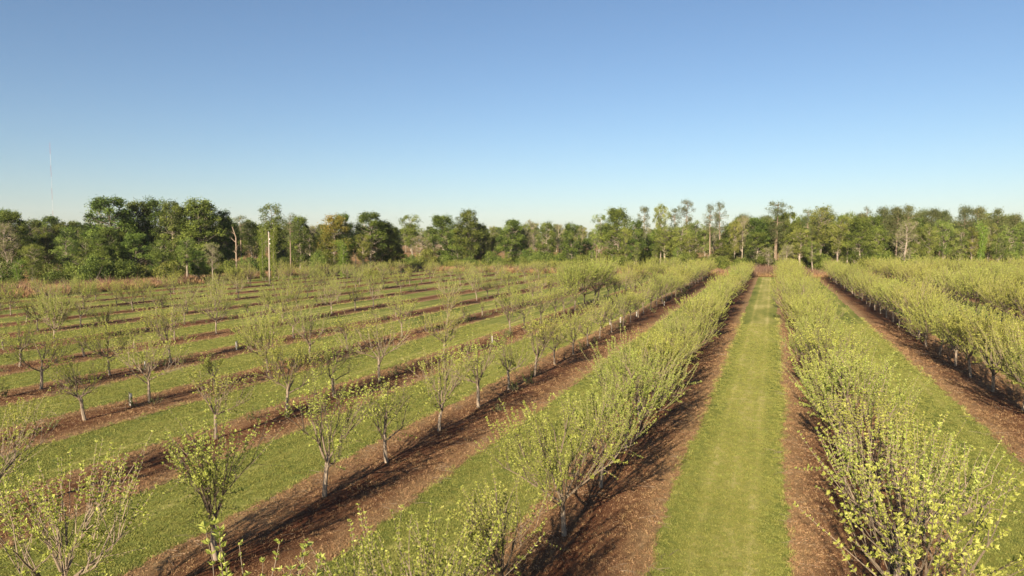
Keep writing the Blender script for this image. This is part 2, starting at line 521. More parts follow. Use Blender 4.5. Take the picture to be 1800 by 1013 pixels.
rnd = random.Random(11)
trees = []                                           # (depth, x, y, kind, variant, scale, rz, row key)
rows = [('left', i, x) for i, x in enumerate(LEFT)] + [('right', i, x) for i, x in enumerate(RIGHT)]
NEAR_L2 = {14.94: 'open', 19.4: 'open', 24.54: 'thin', 29.03: 'open', 33.84: 'thin', 38.4: 'thin', 43.09: 'open'}
for side, i, x in rows:
    ys = [Y_NEAR + 4.7 * k + 1.45 + (rnd.random() * .4) for k in range(42)]
    for k, y in enumerate(ys):
        y = 20.1 - 4.7 * 5 + 4.7 * k
        if y > Y_END - 4: break
        gap = rnd.random(); xx = x + rnd.gauss(0, .10); yy = y + rnd.gauss(0, .18)
        sc = rnd.uniform(.9, 1.1)
        if side == 'left' and i == 0:
            kind = 'full' if (rnd.random() < .8 and y > 18) or 18 < y < 28 else 'open'; sc = rnd.uniform(.84, 1.12)
            if abs(y - (20.1 - 4.7 * 2)) < 1: sc = 1.02
            if abs(y - (20.1 - 4.7 * 3)) < 1: kind = 'open'; sc = 1.33
        elif side == 'left' and i == 1:
            if yy < 46: kind = 'thin' if 23 < y < 26 or 33 < y < 40 else 'open'; sc = max(sc * 1.08, 1.03)
            else: kind = 'open' if rnd.random() < .75 else 'thin'
            if 92 < y: kind = 'big' if rnd.random() < .5 else 'full'
        elif side == 'left':
            if y < 45: sc *= 1.08
            kind = rnd.choices(['full', 'open', 'thin'], [.10, .55, .35] if i < 8 else [.25, .6, .15])[0]
            if i == 11 and y < 112: continue
            if gap < (.16 if i < 3 else .40): 
                if rnd.random() < .35: continue
                kind = 'sapling'
            if i == 2 and 84 < y < 104: kind = 'big'; sc = 1.35
            if i == 2 and y >= 125: kind = rnd.choice(['big', 'full'])
            if i == 11: kind = rnd.choice(['open', 'open', 'full', 'sapling']); sc *= 1.1
        elif i == 0:
            kind = 'big' if rnd.random() < .5 and y > 40 else 'full'
            if y < 27 or 36 < y < 40: kind = 'open'
            sc *= .92 if kind == 'big' else 1.14
        else:
            kind = rnd.choice(['full', 'full', 'big']) if y > 70 else 'full'
            sc *= (1.14 if i == 1 else 1.32) if kind == 'full' else (1.0 if i == 1 else 1.12)
        dep, u, w = view(xx, yy, 2.5)
        dep2, u2, w2 = view(xx, yy, 5.2 * sc)
        if dep < 3.5 or abs(u) > 1.0 + 3.2 / dep or w2 < -1.02: continue
        trees.append((dep, xx, yy, kind, rnd.randrange(len(VAR[kind])), sc, rnd.uniform(0, PI2), (side, i)))
trees.sort(key=lambda t: t[0])
ROWNAME = {}
def row_name(side, i):
    return '%s row %s of the wide grass lane' % (ordinal(i + 1), side)
near, far = trees[:300], trees[300:]
count = {}
LOOK = {'full': 'bushy leafing orchard tree', 'open': 'open-crowned young orchard tree', 'thin': 'small sparse orchard tree', 'big': 'large spreading orchard tree', 'sapling': 'slender orchard sapling'}
order = sorted(range(len(near)), key=lambda q: (near[q][7], near[q][2]))
num = {}
for q in order:
    key = near[q][7]; count[key] = count.get(key, 0) + 1; num[q] = count[key]
for q, (dep, x, y, kind, vi, sc, rz, key) in enumerate(near):
    t = empty('orchard_tree', (x, y, 0), rz)
    t.scale = (sc, sc, sc)
    tm, cm = VAR[kind][vi]
    mesh_obj('trunk', tm, t); mesh_obj('crown', cm, t)
    tag(t, '%s, %s from the camera, %s' % (LOOK[kind], ordinal(num[q]), row_name(*key)), 'tree', 'orchard trees planted in rows')

# ------------------------------------------------------------------ scattering of uncountable things by geometry nodes
def scatter(name, pts, rz, sc, ix, meshes, label, cat):
    """one object: a mesh of bare points, each carrying its own turn, size and choice of source"""
    col = bpy.data.collections.new(name + '_sources')
    for i, ms in enumerate(meshes):
        o = bpy.data.objects.new('%s_source_%02d' % (name, i), ms)
        col.objects.link(o)
    me = bpy.data.meshes.new(name)
    me.from_pydata(np.asarray(pts, float).tolist(), [], [])
    for nm, arr, ty in (('rz', rz, 'FLOAT'), ('sc', sc, 'FLOAT'), ('ix', ix, 'INT')):
        a = me.attributes.new(nm, ty, 'POINT')
        a.data.foreach_set('value', np.asarray(arr, np.float32 if ty == 'FLOAT' else np.int32))
    o = mesh_obj(name, me)
    ng = bpy.data.node_groups.new(name, 'GeometryNodeTree')
    ng.interface.new_socket('Geometry', in_out='INPUT', socket_type='NodeSocketGeometry')
    ng.interface.new_socket('Geometry', in_out='OUTPUT', socket_type='NodeSocketGeometry')
    gi = ng.nodes.new('NodeGroupInput'); go = ng.nodes.new('NodeGroupOutput')
    ci = ng.nodes.new('GeometryNodeCollectionInfo')
    ci.inputs['Collection'].default_value = col
    ci.inputs['Separate Children'].default_value = True
    ci.inputs['Reset Children'].default_value = True
    ip = ng.nodes.new('GeometryNodeInstanceOnPoints')
    ip.inputs['Pick Instance'].default_value = True
    def attr(nm, ty):
        a = ng.nodes.new('GeometryNodeInputNamedAttribute'); a.data_type = ty
        a.inputs['Name'].default_value = nm
        return a.outputs['Attribute']
    cx = ng.nodes.new('ShaderNodeCombineXYZ')
    ng.links.new(attr('rz', 'FLOAT'), cx.inputs['Z'])
    ng.links.new(gi.outputs[0], ip.inputs['Points'])
    ng.links.new(ci.outputs[0], ip.inputs['Instance'])
    ng.links.new(attr('ix', 'INT'), ip.inputs['Instance Index'])
    ng.links.new(cx.outputs[0], ip.inputs['Rotation'])
    ng.links.new(attr('sc', 'FLOAT'), ip.inputs['Scale'])
    ng.links.new(ip.outputs[0], go.inputs[0])
    o.modifiers.new('scatter', 'NODES').node_group = ng
    tag(o, label, cat, None, 'stuff')
    return o

def joined(tm, cm, name):
    """trunk and crown of one tree in one mesh, as source for scattered far trees"""
    import bmesh
    bm = bmesh.new()
    bm.from_mesh(tm); n0 = len(bm.faces)
    bm.from_mesh(cm)
    bm.faces.ensure_lookup_table()
    for f_ in bm.faces[n0:]: f_.material_index = 1
    me = bpy.data.meshes.new(name); bm.to_mesh(me); bm.free()
    me.materials.append(tm.materials[0]); me.materials.append(cm.materials[0])
    return me

if far:
    src, idx = [], {}
    for kind in VAR:
        for vi, (tm, cm) in enumerate(VAR[kind]):
            idx[(kind, vi)] = len(src); src.append(joined(tm, cm, 'far_orchard_tree'))
    scatter('far_orchard_trees', [(t[1], t[2], 0) for t in far], [t[6] for t in far], [t[5] for t in far],
            [idx[(t[3], t[4])] for t in far], src, 'farthest orchard trees merging into one mass at the field end', 'trees')

# ------------------------------------------------------------------ trees of the wood around the orchard
def clump_leaves(rng, cr, c, r, n, size, tint0, flat=.7, out_c=None, aspect=.6, bias=.6):
    """leaf-sized faces spread through one clump of foliage"""
    d = rng.normal(0, 1, (n, 3)); d /= np.linalg.norm(d, axis=1)[:, None]
    rad = rng.uniform(0, 1, n) ** (1 / 3) * (1 - bias) + bias * rng.uniform(.75, 1.08, n)
    P = c + d * rad[:, None] * r * np.array([1, 1, flat])
    loose = rng.random(n) < .45                       # sprays that stray from the clump and break its outline
    P[loose] += rng.normal(0, .42, (loose.sum(), 3)) * r
    D = d * .5 + rng.normal(0, .8, (n, 3))
    Nn = d + np.array([0, 0, .5]) + rng.normal(0, .55, (n, 3))
    ln = size * rng.uniform(.6, 1.3, n)
    cr.leaves(P - D * 0, D, Nn, ln, ln * aspect, np.clip(tint0 + rng.normal(0, .17, n), 0, 1), 0)

def wood_tree(seed, kind):
    """a tree of the wood at a height of 18 m and a crown about 4 m in half-width; scaled when it is set out"""
    rng = np.random.default_rng(seed)
    tr, cr = MB(), MB()
    H = 18.0
    if kind in ('oak', 'spring', 'russet', 'bare'):
        cb = {'oak': .20, 'spring': .34, 'russet': .12, 'bare': .28}[kind] * H
        rw = 4.0
        lean = rng.normal(0, .5, 2)
        tp = np.array([[0, 0, -.3], [lean[0] * .1, lean[1] * .1, .6], [lean[0] * .4, lean[1] * .4, H * .35], [lean[0] * .8, lean[1] * .8, H * .62], [lean[0], lean[1], H * .9]])
        tp[1:, :2] += rng.normal(0, .15, (4, 2))
        tr.tube(tp, [.42, .30, .24, .16, .05], 7)
        ncl = {'oak': 92, 'spring': 72, 'russet': 72, 'bare': 40}[kind]
        for i in range(ncl):
            t = rng.uniform(0, 1)
            zc = cb + (H - cb) * (.06 + .90 * t ** .85)
            tt = (zc - cb) / (H - cb)
            prof = {'oak': (math.sin(math.pi * min(1, .18 + .78 * tt)) ** .6), 'spring': (.45 + .6 * tt) * (1 - max(0, tt - .8) * 3.2),
                    'russet': 1 - .55 * tt ** 2, 'bare': (.4 + .7 * tt) * (1 - max(0, tt - .8) * 3)}[kind]
            rr = rw * prof * (rng.uniform(.35, 1.0) if kind != 'oak' else rng.uniform(.55, 1.02))
            az = rng.uniform(0, PI2)
            c = np.array([rr * math.cos(az) + lean[0] * tt, rr * math.sin(az) + lean[1] * tt, zc])
            z0 = max(H * .16, zc - rng.uniform(.25, .5) * (rr + 2.5))
            tz = min(z0 / (H * .9), 1)
            st = np.array([np.interp(z0, tp[:, 2], tp[:, 0]), np.interp(z0, tp[:, 2], tp[:, 1]), z0])
            mid = (st + c) / 2 + np.array([0, 0, -.15 * rr]) + rng.normal(0, .25, 3)
            tr.tube([st, mid, c], [.13 * (1.1 - tz) + .03, .06, .02], 4)
            cs = rng.uniform(.45, 1.25) * {'oak': 1.0, 'spring': .85, 'russet': 1.0, 'bare': .9}[kind]
            tint0 = .12 + .68 * rng.random()
            if kind == 'russet': tint0 = .15 + .7 * tt * rng.uniform(.6, 1.1)
            if kind == 'bare':
                for j in range(9):
                    d = unit(rng.normal(0, 1, 3) + [0, 0, .6])
                    tr.tube([c, c + d * cs * .6, c + d * cs * 1.2 + rng.normal(0, .2, 3)], [.035, .012], 3)
                clump_leaves(rng, cr, c, cs * 1.3, 46, .7, .35, .9, aspect=.05, bias=.1)
                clump_leaves(rng, cr, c, cs * 1.2, 60, .24, .92, .9, bias=.2)
            else:
                nl = int({'oak': 190, 'spring': 125, 'russet': 170}[kind] * (.5 + cs * .55))
                clump_leaves(rng, cr, c, cs, nl, .30 if kind != 'spring' else .27, tint0, .85, bias=.15)
        if kind == 'spring' or kind == 'oak':           # inner sprays along the stem
            for i in range(10 if kind == 'oak' else 6):
                z = rng.uniform(cb, H * .85)
                c = np.array([np.interp(z, tp[:, 2], tp[:, 0]), np.interp(z, tp[:, 2], tp[:, 1]), z]) + rng.normal(0, .7, 3)
                clump_leaves(rng, cr, c, 1.1, 60, .4, .3, .8, bias=.3)
        bark = {'oak': 'bark_grey', 'spring': 'bark_grey', 'russet': 'bark_grey', 'bare': 'bark_grey'}[kind]
        leaf = {'oak': 'leaf_oak', 'spring': 'leaf_light', 'russet': 'leaf_russet', 'bare': 'twig'}[kind]
    elif kind in ('pine', 'stone_pine'):
        lean = rng.normal(0, .35, 2)
        tp = np.array([[0, 0, -.3], [0, 0, .5], [lean[0] * .5, lean[1] * .5, H * .5], [lean[0], lean[1], H * .97]])
        tr.tube(tp, [.36, .27, .20, .05], 7)
        cb = (.60 if kind == 'pine' else .58) * H
        ncl = 34 if kind == 'pine' else 52
        for i in range(ncl):
            tt = rng.uniform(0, 1); z = cb + (H * .985 - cb) * tt
            if kind == 'pine': prof = (.55 + .6 * tt) * (1 - max(0, tt - .7) * 2.3)
            else: prof = math.sqrt(max(0.02, 1 - (max(0, tt - .25) / .75) ** 2.2)) * (.7 + .3 * min(1, tt * 3))
            rr = 3.7 * prof * rng.uniform(.25, 1.0)
            az = rng.uniform(0, PI2)
            st = np.array([np.interp(z, tp[:, 2], tp[:, 0]), np.interp(z, tp[:, 2], tp[:, 1]), z - .25 * rr])
            c = np.array([st[0] + rr * math.cos(az), st[1] + rr * math.sin(az), z])
            tr.tube([st, (st + c) / 2 + [0, 0, -.12 * rr], c], [.075, .04, .015], 4)
            clump_leaves(rng, cr, c, rng.uniform(.6, 1.05) if kind == 'pine' else rng.uniform(.9, 1.4), 90 if kind == 'pine' else 110, .42,
                         .28 + .4 * rng.random(), .55 if kind == 'pine' else .6, aspect=.22 if kind == 'pine' else .3, bias=.3)
        for i in range(7):                              # dead stubs below the crown
            z = rng.uniform(.3, .6) * H; az = rng.uniform(0, PI2); L = rng.uniform(.5, 1.6)
            st = np.array([np.interp(z, tp[:, 2], tp[:, 0]), np.interp(z, tp[:, 2], tp[:, 1]), z])
            tr.tube([st, st + [L * math.cos(az), L * math.sin(az), .2]], [.04, .012], 3)
        bark, leaf = 'bark_pine', 'needle'
    elif kind == 'ivy':
        tp = np.array([[0, 0, -.3], [.1, 0, H * .35], [rng.normal(0, .5), rng.normal(0, .5), H * .7], [rng.normal(0, .8), rng.normal(0, .8), H * .97]])
        tr.tube(tp, [.36, .28, .2, .05], 6)
        for i in range(54):
            z = H * (.02 + .95 * i / 54)
            w = 1.0 + 1.7 * max(0, (z / H - .55)) / .45 * rng.uniform(.3, 1.2)
            c = np.array([np.interp(z, tp[:, 2], tp[:, 0]), np.interp(z, tp[:, 2], tp[:, 1]), z]) + np.r_[rng.normal(0, .45 * w, 2), 0]
            clump_leaves(rng, cr, c, rng.uniform(.6, 1.0) * (.8 + .5 * w), 85, .36, .3 + .4 * rng.random(), .9, bias=.4)
        for i in range(8):
            z = H * rng.uniform(.5, .9); az = rng.uniform(0, PI2); L = rng.uniform(1, 2.4)
            st = np.array([np.interp(z, tp[:, 2], tp[:, 0]), np.interp(z, tp[:, 2], tp[:, 1]), z])
            tr.tube([st, st + [L * math.cos(az), L * math.sin(az), L * .5]], [.07, .02], 4)
        bark, leaf = 'bark_grey', 'leaf_ivy'
    elif kind == 'snag':
        tp = np.array([[0, 0, -.3], [.1, .05, H * .4], [rng.normal(0, .3), .1, H * .8], [rng.normal(0, .4), .1, H]])
        tr.tube(tp, [.36, .28, .2, .14], 7, cap=True)
        for i in range(6):
            z = H * rng.uniform(.45, .95); az = rng.uniform(0, PI2); L = rng.uniform(.8, 2.2)
            st = np.array([np.interp(z, tp[:, 2], tp[:, 0]), np.interp(z, tp[:, 2], tp[:, 1]), z])
            e = st + [L * math.cos(az), L * math.sin(az), L * .8]
            tr.tube([st, (st + e) / 2 + [0, 0, -.1], e], [.14, .05], 4)
            clump_leaves(rng, cr, e, .5, 14, .5, .3, .8, aspect=.08)
        bark, leaf = 'bark_dark' if seed % 2 else 'bark_pine', 'twig'
    else:                                               # shrub, built 5 m high and 4 m in half-width
        H = 5.0
        for i in range(7):
            az = rng.uniform(0, PI2); e = np.array([2.2 * math.cos(az), 2.2 * math.sin(az), rng.uniform(2, 4)])
            tr.tube([[0, 0, -.1], e * .45 + [0, 0, .3], e], [.08, .05, .02], 4)
        for i in range(38):
            az = rng.uniform(0, PI2); t = rng.uniform(0, 1)
            rr = 4.0 * math.sqrt(max(.02, 1 - t ** 2)) * rng.uniform(.3, .95)
            clump_leaves(rng, cr, np.array([rr * math.cos(az), rr * math.sin(az), .5 + 4.1 * t]), rng.uniform(.6, 1.05), 110, .3, .25 + .45 * rng.random(), .8, bias=.5)
        bark, leaf = 'bark_grey', 'leaf_oak' if seed % 2 else 'leaf_light'
    return tr.mesh(kind + '_trunk', M[bark]), cr.mesh(kind + '_crown', M[leaf])

WOOD = {}
for kind, n in (('oak', 5), ('spring', 5), ('russet', 1), ('bare', 3), ('pine', 4), ('stone_pine', 3), ('ivy', 2), ('snag', 2), ('shrub', 4)):
    WOOD[kind] = [wood_tree(1000 + 37 * i + sum(map(ord, kind)), kind) for i in range(n)]

# kind, x, y, height, half-width of the crown (metres)
TREES = [('oak',-169,113.3,16.4,3.3),('oak',-161.6,110.7,15.8,2.6),('oak',-187.4,133.2,14.7,3.7),('oak',-192.8,141.9,15.8,2.9),('oak',-187.9,143.7,14.6,3.2),('oak',-189,148.6,14.5,3),('ivy',-132.5,91.7,5.4,1.5),('spring',-132.5,94.9,8.2,3.7),('spring',-132.1,100.4,9.7,4.1),('pine',-172.3,138.8,15.7,1.5),('spring',-137.2,109.1,9.4,3.4),('oak',-144.7,122.4,19,4.3),('oak',-143.3,128.2,18.6,3),('oak',-140.7,131.3,19.4,3.1),('oak',-128,107.2,9.4,3.5),('oak',-127,112.9,10.6,3.6),('shrub',-121.9,98.8,6.1,3.3),('shrub',-121.2,104.4,5.2,3.8),('oak',-134.9,131.3,18.7,3),('oak',-131.9,134.6,19.3,4.2),('oak',-131.2,138,18,2.5),('oak',-130.5,141.5,16.9,2.6),('spring',-113.2,107.4,9.1,2.9),('spring',-116.8,116.7,9.7,3.1),('oak',-114.5,117.6,6.9,3.6),('shrub',-112.2,107.8,5.2,3.4),('bare',-107.9,114.7,8.5,1.6),('oak',-137.1,151.8,15.6,2.5),('pine',-141.1,161,16.3,2.4),('oak',-141.7,166.1,15.1,2.6),('snag',-114.1,128.4,12.2,0.5),('spring',-112.4,139.7,17.9,3),('ivy',-108.5,130.4,12.4,1.2),('ivy',-110.1,136.3,12.1,1.2),('pine',-105.7,136.8,15.3,2),('oak',-116,154.3,15.4,2.2),('bare',-123.1,167.7,13.4,2.6),('spring',-115.1,160,12.5,2.1),('spring',-103.7,148.2,12,2),('russet',-101.8,148.9,15.6,3.4),('oak',-101.7,154.3,15.7,2.3),('ivy',-95.9,143.6,9.1,1.8),('oak',-99.2,160.6,16.3,3.3),('oak',-97.6,164.3,14.5,2.6),('oak',-96.7,166.8,14.1,2.3),('spring',-95.9,152.2,10.6,2),('snag',-91.6,142.1,6.1,0.4),('oak',-95.6,169.3,7.9,2.5),('shrub',-102.7,143.3,6.4,2.5),('spring',-115.8,216,17.8,3.9),('bare',-105.6,200,10.4,3.6),('shrub',-99.8,195,6.7,3.9),('oak',-100.6,208,17.3,4.1),('oak',-91,206,19,3.6),('oak',-94.6,206,12.8,3.6),('oak',-90.5,215,14.8,2.4),('spring',-92.4,230,13.6,2),('shrub',-86.7,195,3.7,3.4),('oak',-80.4,214,15.6,3.3),('spring',-77.9,222,14.5,2.7),('bare',-79.7,238,16.5,2.4),('oak',-67.5,214,15,2.5),('bare',-64.5,220,14.3,2),('oak',-58.5,212,14.5,2.5),('snag',-49,205,6.8,0.7),('spring',-51.1,215,17.1,2.8),('oak',-44.6,214,19.1,3.5),('oak',-39,212,15.3,2.4),('spring',-41.2,210,12.9,1.7),('pine',-38.4,224,19.6,2.3),('spring',-31.6,214,19.8,2),('pine',-28.8,225,19.5,2.1),('pine',-25.8,228,22.3,2.5),('oak',-35.4,222,12.4,3.2),('spring',-29.8,211,13.2,3),('spring',-26,212,13.4,3),('spring',-22.5,224,15.3,2.5),('spring',-22,208,10.5,3.3),('spring',-19.7,226,13.8,2.1),('pine',-17.4,216,19.6,1.9),('pine',-14.6,216,20.2,2.2),('oak',-12.4,222,14.3,2.2),('spring',-10.7,218,14.9,1.7),('bare',-8.6,220,16.3,1.7),('oak',-4.3,224,16,3.1),('oak',-12.6,211,9.2,2.3),('oak',-4.1,211,11.4,3.5),('pine',0.8,224,21,3.7),('oak',4.7,228,17.4,2.6),('oak',6.1,220,14.8,2.3),('bare',-1,204,7.3,1.5),('bare',3.4,206,7.9,2.2),('pine',9.4,228,18.7,1.5),('spring',12.3,213,18.5,3.2),('spring',7.1,210,12.3,2.8),('spring',9.9,205,8.8,3),('spring',16.5,211,15.4,2.5),('spring',19.1,212,16.6,2),('pine',24.8,222,18.5,1.9),('oak',21.4,207,15.2,2.7),('oak',24.6,208,15.9,2.4),('stone_pine',28.9,223,18.2,2.4),('stone_pine',32,221,18.2,2.5),('stone_pine',35.4,225,18.6,2.4),('stone_pine',39.1,226,17.6,2.1),('stone_pine',40.9,222,17.6,2.5),('stone_pine',44.2,224,17,1.9),('stone_pine',48.1,221,18.1,2.2),('stone_pine',51.8,222,17.9,2.3),('stone_pine',56.5,224,17.3,2.2),('stone_pine',60.1,222,15.8,2.1),('spring',25.6,206,11.8,2.4),('bare',31.5,203,14.1,2.9),('spring',34.7,205,12.6,2),('spring',37,203,13.4,2),('spring',40.6,206,14.1,2.3),('spring',43.1,203,12,2),('spring',46.3,204,12.5,1.7),('ivy',47.7,202,13.9,1.4),('spring',50.5,206,13.4,1.8),('spring',50.9,200,10.5,1.9),('spring',54.4,203,12.7,2.2),('spring',57,203,13.8,1.9),]
WLOOK = {'oak': ('oak_tree', 'dense dark green broadleaf tree', 'dark broadleaf'), 'spring': ('spring_tree', 'pale green thin-leaved tree', 'pale leafy tree'),
         'russet': ('russet_tree', 'broad tree with russet tinged crown', 'russet tree'), 'bare': ('bare_tree', 'almost bare tan twiggy tree', 'twiggy tree'),
         'pine': ('pine_tree', 'tall bare-trunked tufted pine', 'pine'), 'stone_pine': ('round_pine', 'round-topped dark pine', 'round pine'),
         'ivy': ('ivy_tree', 'narrow bright green ivy-covered tree', 'ivy-covered tree'), 'snag': ('dead_tree', 'dead standing trunk with broken stubs', 'dead trunk'),
         'shrub': ('shrub', 'rounded leafy shrub', 'shrub')}
seen = {}
for k, (kind, x, y, h, hw) in sorted(enumerate(TREES), key=lambda e: view(e[1][1], e[1][2], 5)[1]):
    seen[kind] = seen.get(kind, 0) + 1
    nm, look, short = WLOOK[kind]
    vs = WOOD[kind]; tm, cm = vs[(seen[kind] * 3 + k) % len(vs)]
    t = empty(nm, (x, y, 0), rnd.uniform(0, PI2))
    s = h / (5.2 if kind == 'shrub' else 18.4)
    w = {'snag': s, 'shrub': hw / 4.2}.get(kind, min(max(hw / 3.1, s * .66), s * 1.4))
    t.scale = (w, w, s)
    mesh_obj('trunk', tm, t); mesh_obj('crown', cm, t)
    if kind == 'russet': tag(t, 'broad tree with russet tinged crown in the left tree line', 'tree')
    else: tag(t, '%s, %s %s from the left in the tree line' % (look, ordinal(seen[kind]) if seen[kind] > 1 else 'first', short), 'shrub' if kind == 'shrub' else 'tree', 'trees of the wood behind the orchard')

# ------------------------------------------------------------------ the wood behind, undergrowth and rough grass: nobody could count them
nr = np.random.default_rng(77)
wsrc, wix = [], {}
for kind in WOOD:
    if kind in ('russet', 'snag'): continue
    wix[kind] = []
    for tm, cm in WOOD[kind]:
        wix[kind].append(len(wsrc)); wsrc.append(joined(tm, cm, 'wood_source'))

def wood(name, spots, label):
    P, rz, sc, ix = [], [], [], []
    for x, y, kind, h in spots:
        P.append((x, y, 0)); rz.append(nr.uniform(0, PI2)); sc.append(h / (5.2 if kind == 'shrub' else 18.4)); ix.append(int(nr.choice(wix[kind])))
    scatter(name, P, rz, sc, ix, wsrc, label, 'wood')

def at_bearing(px, d):
    """a point at distance d along the rows' direction... bearing measured from the rows, in degrees to the right"""
    return d * math.tan(R(px)), d

spots = []
kinds = ['oak', 'oak', 'spring', 'spring', 'stone_pine', 'pine', 'bare']
# right-hand wood, closed and deep
for i in range(120):
    x = nr.uniform(-12, 95); y = nr.uniform(222, 300) - x * .05
    spots.append((x, y, nr.choice(['oak', 'oak', 'spring', 'stone_pine']), nr.uniform(12, 17.5) + .02 * (y - 220)))
# middle, thin belt with openings
for i in range(30):
    x = nr.uniform(-112, -14); y = nr.uniform(222, 250)
    spots.append((x, y, nr.choice(['oak', 'spring', 'bare', 'spring']), nr.uniform(9, 14)))
# left-hand wood
for i in range(120):
    y = nr.uniform(60, 205); x = -136 - (26 if y < 105 else 0) - nr.uniform(0, 1) ** 1.3 * 95 - max(0, y - 150) * .12
    spots.append((x, y, nr.choice(['oak', 'oak', 'oak', 'spring', 'bare']), nr.uniform(9, 14)))
wood('wood_behind', spots, 'closed wood of mixed trees standing behind the front tree line')
spots = []
for i in range(760):
    a = R(nr.uniform(-62, 30)); d = nr.uniform(480, 820)
    spots.append((d * math.sin(a), d * math.cos(a), nr.choice(['bare', 'bare', 'spring', 'oak', 'oak']), nr.uniform(14, 21)))
wood('far_wood', spots, 'distant hazy wood beyond the dry fields')

# undergrowth along the wood edge
spots = []
for i in range(230):
    x = nr.uniform(-118, 90); y = nr.uniform(203, 226)
    if -6 < x < 5 and y < 212: continue
    k = 'shrub' if nr.random() < .75 else 'spring'
    spots.append((x, y, k, nr.uniform(2.2, 6.0) if k == 'shrub' else nr.uniform(4, 8)))
for i in range(150):
    y = nr.uniform(60, 190); x = -121 - nr.uniform(0, 18)
    if y < 98 and nr.random() < .75: continue
    spots.append((x, y, 'shrub' if nr.random() < .8 else 'spring', nr.uniform(2.2, 5.0)))
for i in range(60):
    x = nr.uniform(-116, -60); y = nr.uniform(188, 205)
    spots.append((x, y, 'shrub', nr.uniform(1.5, 3.5)))
wood('undergrowth', spots, 'leafy undergrowth along the edge of the wood')

def tuft(seed, n, L, spread, mat, w=.008, droop=.35, tints=(.2, .8)):
    r = np.random.default_rng(seed); b = MB()
    az = r.uniform(0, PI2, n); rr = spread * np.sqrt(r.uniform(0, 1, n))
    P = np.stack([rr * np.cos(az), rr * np.sin(az), np.full(n, -.005)], 1)
    a2 = r.uniform(0, PI2, n); tl = r.uniform(.1, droop * 2, n)
    D = np.stack([np.sin(tl) * np.cos(a2), np.sin(tl) * np.sin(a2), np.cos(tl)], 1)
    Nn = r.normal(0, 1, (n, 3))
    ln = L * r.uniform(.55, 1.2, n)
    b.leaves(P, D, Nn, ln, w * r.uniform(.7, 1.4, n), np.clip(r.uniform(*tints, n), 0, 1), 0, .1)
    return b.mesh('tuft', mat)

def litter_piece(seed, n=14, spread=.16):
    r = np.random.default_rng(seed); b = MB()
    P = np.c_[r.uniform(-spread, spread, (n, 2)), r.uniform(.002, .03, n)]
    a = r.uniform(0, PI2, n)
    D = np.stack([np.cos(a), np.sin(a), r.uniform(-.1, .55, n)], 1)
    Nn = np.c_[r.normal(0, .45, (n, 2)), np.ones(n)]
    ln = r.uniform(.035, .085, n)
    b.leaves(P, D, Nn, ln, ln * r.uniform(.08, .35, n), r.uniform(.05, .95, n), 0, .3)
    return b.mesh('litter', M['litter'])

def twig_piece(seed):
    r = np.random.default_rng(seed); b = MB()
    for i in range(3):
        a = r.uniform(0, PI2); p = np.r_[r.normal(0, .25, 2), .015]; L = r.uniform(.15, .45)
        e = p + [L * math.cos(a), L * math.sin(a), r.uniform(0, .04)]
        b.tube([p, (p + e) / 2 + np.r_[r.normal(0, .03, 2), .01], e], [.007, .003], 3, .6)
    return b.mesh('fallen_twig', M['bark_orchard'])

def field_points(n, d0, d1, power):
    """points on the ground inside the view, denser near the camera"""
    u = nr.uniform(0, 1, n)
    e = 2 - power
    d = (d0 ** e + u * (d1 ** e - d0 ** e)) ** (1 / e)
    w = nr.uniform(-.80, .80, n)
    a = R(YAW)
    x = d * (-math.sin(a)) + w * d * math.cos(a); y = d * math.cos(a) + w * d * math.sin(a)
    return x, y, d

x, y, d = field_points(125000, 13, 75, 1.35)
gp, gs, lp, ls = [], [], [], []
for X, Y, D_ in zip(x, y, d):
    if X > X_RIGHT - 1 or X < X_LEFT + 1: continue
    s = max(.85, (D_ / 22) ** .35)
    if on_soil(X, Y):
        lp.append((X, Y, .004)); ls.append(s)
    else:
        gp.append((X, Y, -.004)); gs.append(s)
gp, lp = np.array(gp), np.array(lp)
scatter('mown_grass_blades', gp, nr.uniform(0, PI2, len(gp)), np.array(gs) * nr.uniform(.7, 1.25, len(gp)), nr.integers(0, 4, len(gp)),
        [tuft(k, 22, .062, .10, M['grass_blade'], .011, .55) for k in range(4)], 'short mown grass growing on the lanes between the rows', 'grass')
lz = nr.random(len(lp))
keep = lz < .68
scatter('leaf_litter', lp[keep], nr.uniform(0, PI2, keep.sum()), np.array(ls)[keep] * nr.uniform(.7, 1.3, keep.sum()), np.where(nr.random(keep.sum()) < .03, 5, nr.integers(0, 5, keep.sum())),
        [litter_piece(k) for k in range(5)] + [twig_piece(9)], 'dead leaves and dry stalks lying on the red soil strips', 'leaf litter')
tk = ~keep
scatter('dry_stubble', lp[tk], nr.uniform(0, PI2, tk.sum()), np.array(ls)[tk] * nr.uniform(.6, 1.2, tk.sum()), nr.integers(0, 4, tk.sum()),
        [tuft(20 + k, 12, .12, .09, M['dry_grass'], .01, .6) for k in range(4)], 'short dry stubble standing on the soil strips', 'stubble')
# taller ragged grass where lane meets soil
ep, es = [], []
for i, (xr, a, b_) in enumerate(STRIPS):
    s = 10.3 + i * 2.17
    for Y in np.arange(8, 90, .16):
        for e0, so in ((a, 0), (b_, 51)):
            X = e0 + wob(Y, s + so) + nr.normal(0, .12)
            dep, u, w = view(X, Y, 0)
            if dep > 5 and abs(u) < 1.05 and w > -1.1 and nr.random() < .7:
                ep.append((X, Y, 0)); es.append(nr.uniform(.6, 1.3) * max(1, (dep / 25) ** .5))
scatter('lane_edge_grass', ep, nr.uniform(0, PI2, len(ep)), es, nr.integers(0, 4, len(ep)),
        [tuft(40 + k, 16, .10, .10, M['grass_blade'] if k % 2 else M['weed'], .012, .5, (.4, 1)) for k in range(4)], 'ragged grass fringe along the soil strips', 'grass')

